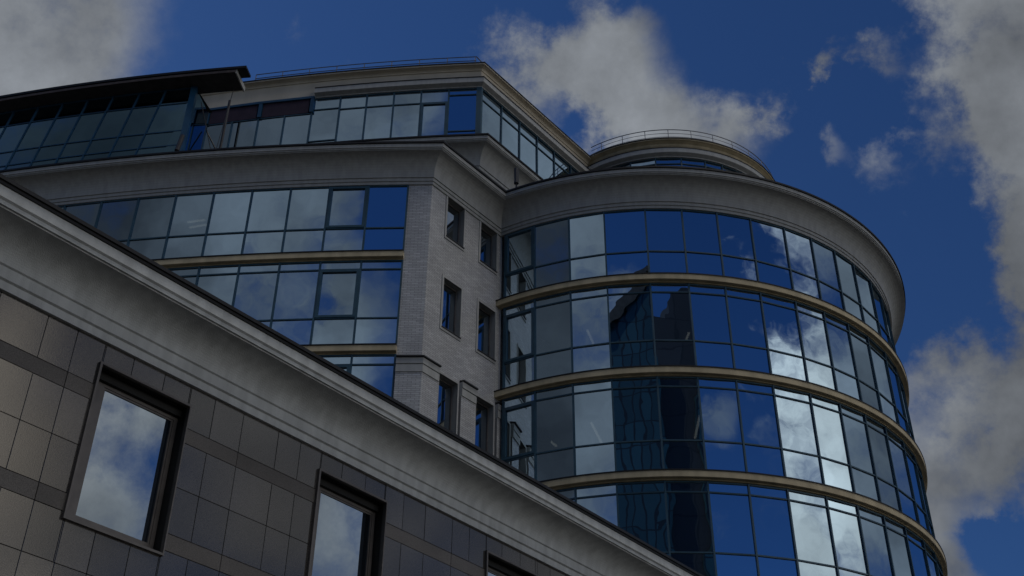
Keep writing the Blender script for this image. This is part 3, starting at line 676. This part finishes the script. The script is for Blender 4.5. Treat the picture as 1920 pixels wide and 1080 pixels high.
# cloud light: brighter on the side turned to the sun, grey towards it; two unseen zones boosted as fill
dot=N(nt,'ShaderNodeVectorMath',operation='DISTANCE');dot.inputs[1].default_value=V(115,29);lk(nt,tc.outputs['Generated'],dot.inputs[0])
br=N(nt,'ShaderNodeMapRange',interpolation_type='SMOOTHSTEP');lk(nt,dot.outputs['Value'],br.inputs[0]);br.inputs[1].default_value=.32;br.inputs[2].default_value=.10;br.inputs[3].default_value=0;br.inputs[4].default_value=1
d2=N(nt,'ShaderNodeVectorMath',operation='DISTANCE');d2.inputs[1].default_value=V(-135,32);lk(nt,tc.outputs['Generated'],d2.inputs[0])
dk_=N(nt,'ShaderNodeMapRange',interpolation_type='SMOOTHSTEP');lk(nt,d2.outputs['Value'],dk_.inputs[0]);dk_.inputs[1].default_value=.42;dk_.inputs[2].default_value=.05;dk_.inputs[3].default_value=0;dk_.inputs[4].default_value=1
sh=N(nt,'ShaderNodeMapRange');lk(nt,n2.outputs['Fac'],sh.inputs[0]);sh.inputs[1].default_value=.35;sh.inputs[2].default_value=.65;sh.inputs[3].default_value=.62;sh.inputs[4].default_value=1.30
hi=N(nt,'ShaderNodeVectorMath',operation='DISTANCE');hi.inputs[1].default_value=V(138,62);lk(nt,tc.outputs['Generated'],hi.inputs[0])
hb=N(nt,'ShaderNodeMapRange',interpolation_type='SMOOTHSTEP');lk(nt,hi.outputs['Value'],hb.inputs[0]);hb.inputs[1].default_value=.62;hb.inputs[2].default_value=.25;hb.inputs[3].default_value=1.0;hb.inputs[4].default_value=15.0  # boosts the unseen overhead clouds, added as fill for the walls
lo=N(nt,'ShaderNodeVectorMath',operation='DISTANCE');lo.inputs[1].default_value=V(118,4);lk(nt,tc.outputs['Generated'],lo.inputs[0])
lb=N(nt,'ShaderNodeMapRange',interpolation_type='SMOOTHSTEP');lk(nt,lo.outputs['Value'],lb.inputs[0]);lb.inputs[1].default_value=.62;lb.inputs[2].default_value=.30;lb.inputs[3].default_value=0;lb.inputs[4].default_value=13.0  # bright unseen bank low on the horizon, added to light cornices and side walls
sz=N(nt,'ShaderNodeSeparateXYZ');lk(nt,tc.outputs['Generated'],sz.inputs[0])
fz=N(nt,'ShaderNodeMapRange',interpolation_type='SMOOTHSTEP');lk(nt,sz.outputs['Z'],fz.inputs[0]);fz.inputs[1].default_value=.36;fz.inputs[2].default_value=.24;fz.inputs[3].default_value=0;fz.inputs[4].default_value=1
lf=N(nt,'ShaderNodeMath',operation='MULTIPLY_ADD');lk(nt,lb.outputs[0],lf.inputs[0]);lk(nt,fz.outputs[0],lf.inputs[1]);lk(nt,hb.outputs[0],lf.inputs[2])
e1=N(nt,'ShaderNodeMath',operation='MULTIPLY_ADD');lk(nt,br.outputs[0],e1.inputs[0]);e1.inputs[1].default_value=3.0;lk(nt,lf.outputs[0],e1.inputs[2])
e2=N(nt,'ShaderNodeMath',operation='MULTIPLY_ADD');lk(nt,dk_.outputs[0],e2.inputs[0]);e2.inputs[1].default_value=-.72;lk(nt,e1.outputs[0],e2.inputs[2])
s2=N(nt,'ShaderNodeMapRange');lk(nt,n1.outputs['Fac'],s2.inputs[0]);s2.inputs[1].default_value=.3;s2.inputs[2].default_value=.7;s2.inputs[3].default_value=.72;s2.inputs[4].default_value=1.28
s3=N(nt,'ShaderNodeMath',operation='MULTIPLY');lk(nt,sh.outputs[0],s3.inputs[0]);lk(nt,s2.outputs[0],s3.inputs[1])
e3=N(nt,'ShaderNodeMath',operation='MULTIPLY');lk(nt,e2.outputs[0],e3.inputs[0]);lk(nt,s3.outputs[0],e3.inputs[1])
wm=N(nt,'ShaderNodeMapRange');lk(nt,e1.outputs[0],wm.inputs[0]);wm.inputs[1].default_value=1.0;wm.inputs[2].default_value=2.6
wc=N(nt,'ShaderNodeMix',data_type='RGBA');lk(nt,wm.outputs[0],wc.inputs[0]);wc.inputs[6].default_value=(4.35,4.7,5.15,1);wc.inputs[7].default_value=(4.85,4.72,4.4,1)   # sunlit and added bright cloud is warm, cloud seen against the light is grey
cl=N(nt,'ShaderNodeVectorMath',operation='SCALE');lk(nt,wc.outputs[2],cl.inputs[0]);lk(nt,e3.outputs[0],cl.inputs['Scale'])
hs=N(nt,'ShaderNodeMix',data_type='RGBA',blend_type='MULTIPLY');hs.inputs[0].default_value=1;hs.inputs[7].default_value=(.38,.67,1.12,1);lk(nt,sky.outputs[0],hs.inputs[6])   # deep polarised blue
mx=N(nt,'ShaderNodeMix',data_type='RGBA');lk(nt,mask.outputs[0],mx.inputs[0]);lk(nt,hs.outputs[2],mx.inputs[6]);lk(nt,cl.outputs[0],mx.inputs[7])
lk(nt,mx.outputs[2],bg.inputs[0]);lk(nt,bg.outputs[0],out.inputs[0])
w.cycles.sampling_method='MANUAL';w.cycles.sample_map_resolution=512
sl=bpy.data.lights.new('sun','SUN');sl.energy=3.0;sl.angle=R_(.5);sl.color=(1,.95,.88)
so=bpy.data.objects.new('sun',sl);C.objects.link(so);so.rotation_euler=(Vector(V(SUN_AZ,SUN_EL))).to_track_quat('Z','Y').to_euler();so.location=(0,0,60)

# ================================================================== CAMERA
cam=bpy.data.cameras.new('camera');co_=bpy.data.objects.new('camera',cam);C.objects.link(co_)
cam.sensor_width=36;cam.lens=2230.0/1920*36;cam.clip_end=6000;cam.clip_start=.1
e,r=R_(35.2787),R_(.5542)
F=Vector((0,cos(e),sin(e)));rt_=Vector((1,0,0));u=Vector((0,-sin(e),cos(e)))
Rv=rt_*cos(r)+u*sin(r);Uv=-rt_*sin(r)+u*cos(r)
mt=Matrix((Rv,Uv,-F)).transposed().to_4x4();mt.translation=Vector((0,0,EYE));co_.matrix_world=mt
sc=bpy.context.scene;sc.camera=co_
sc.view_settings.view_transform='Standard';sc.view_settings.look='None';sc.view_settings.gamma=1;sc.view_settings.exposure=-1.5
sc.cycles.max_bounces=8;sc.cycles.glossy_bounces=4;sc.cycles.transparent_max_bounces=10;sc.cycles.diffuse_bounces=3
sc.cycles.caustics_reflective=False
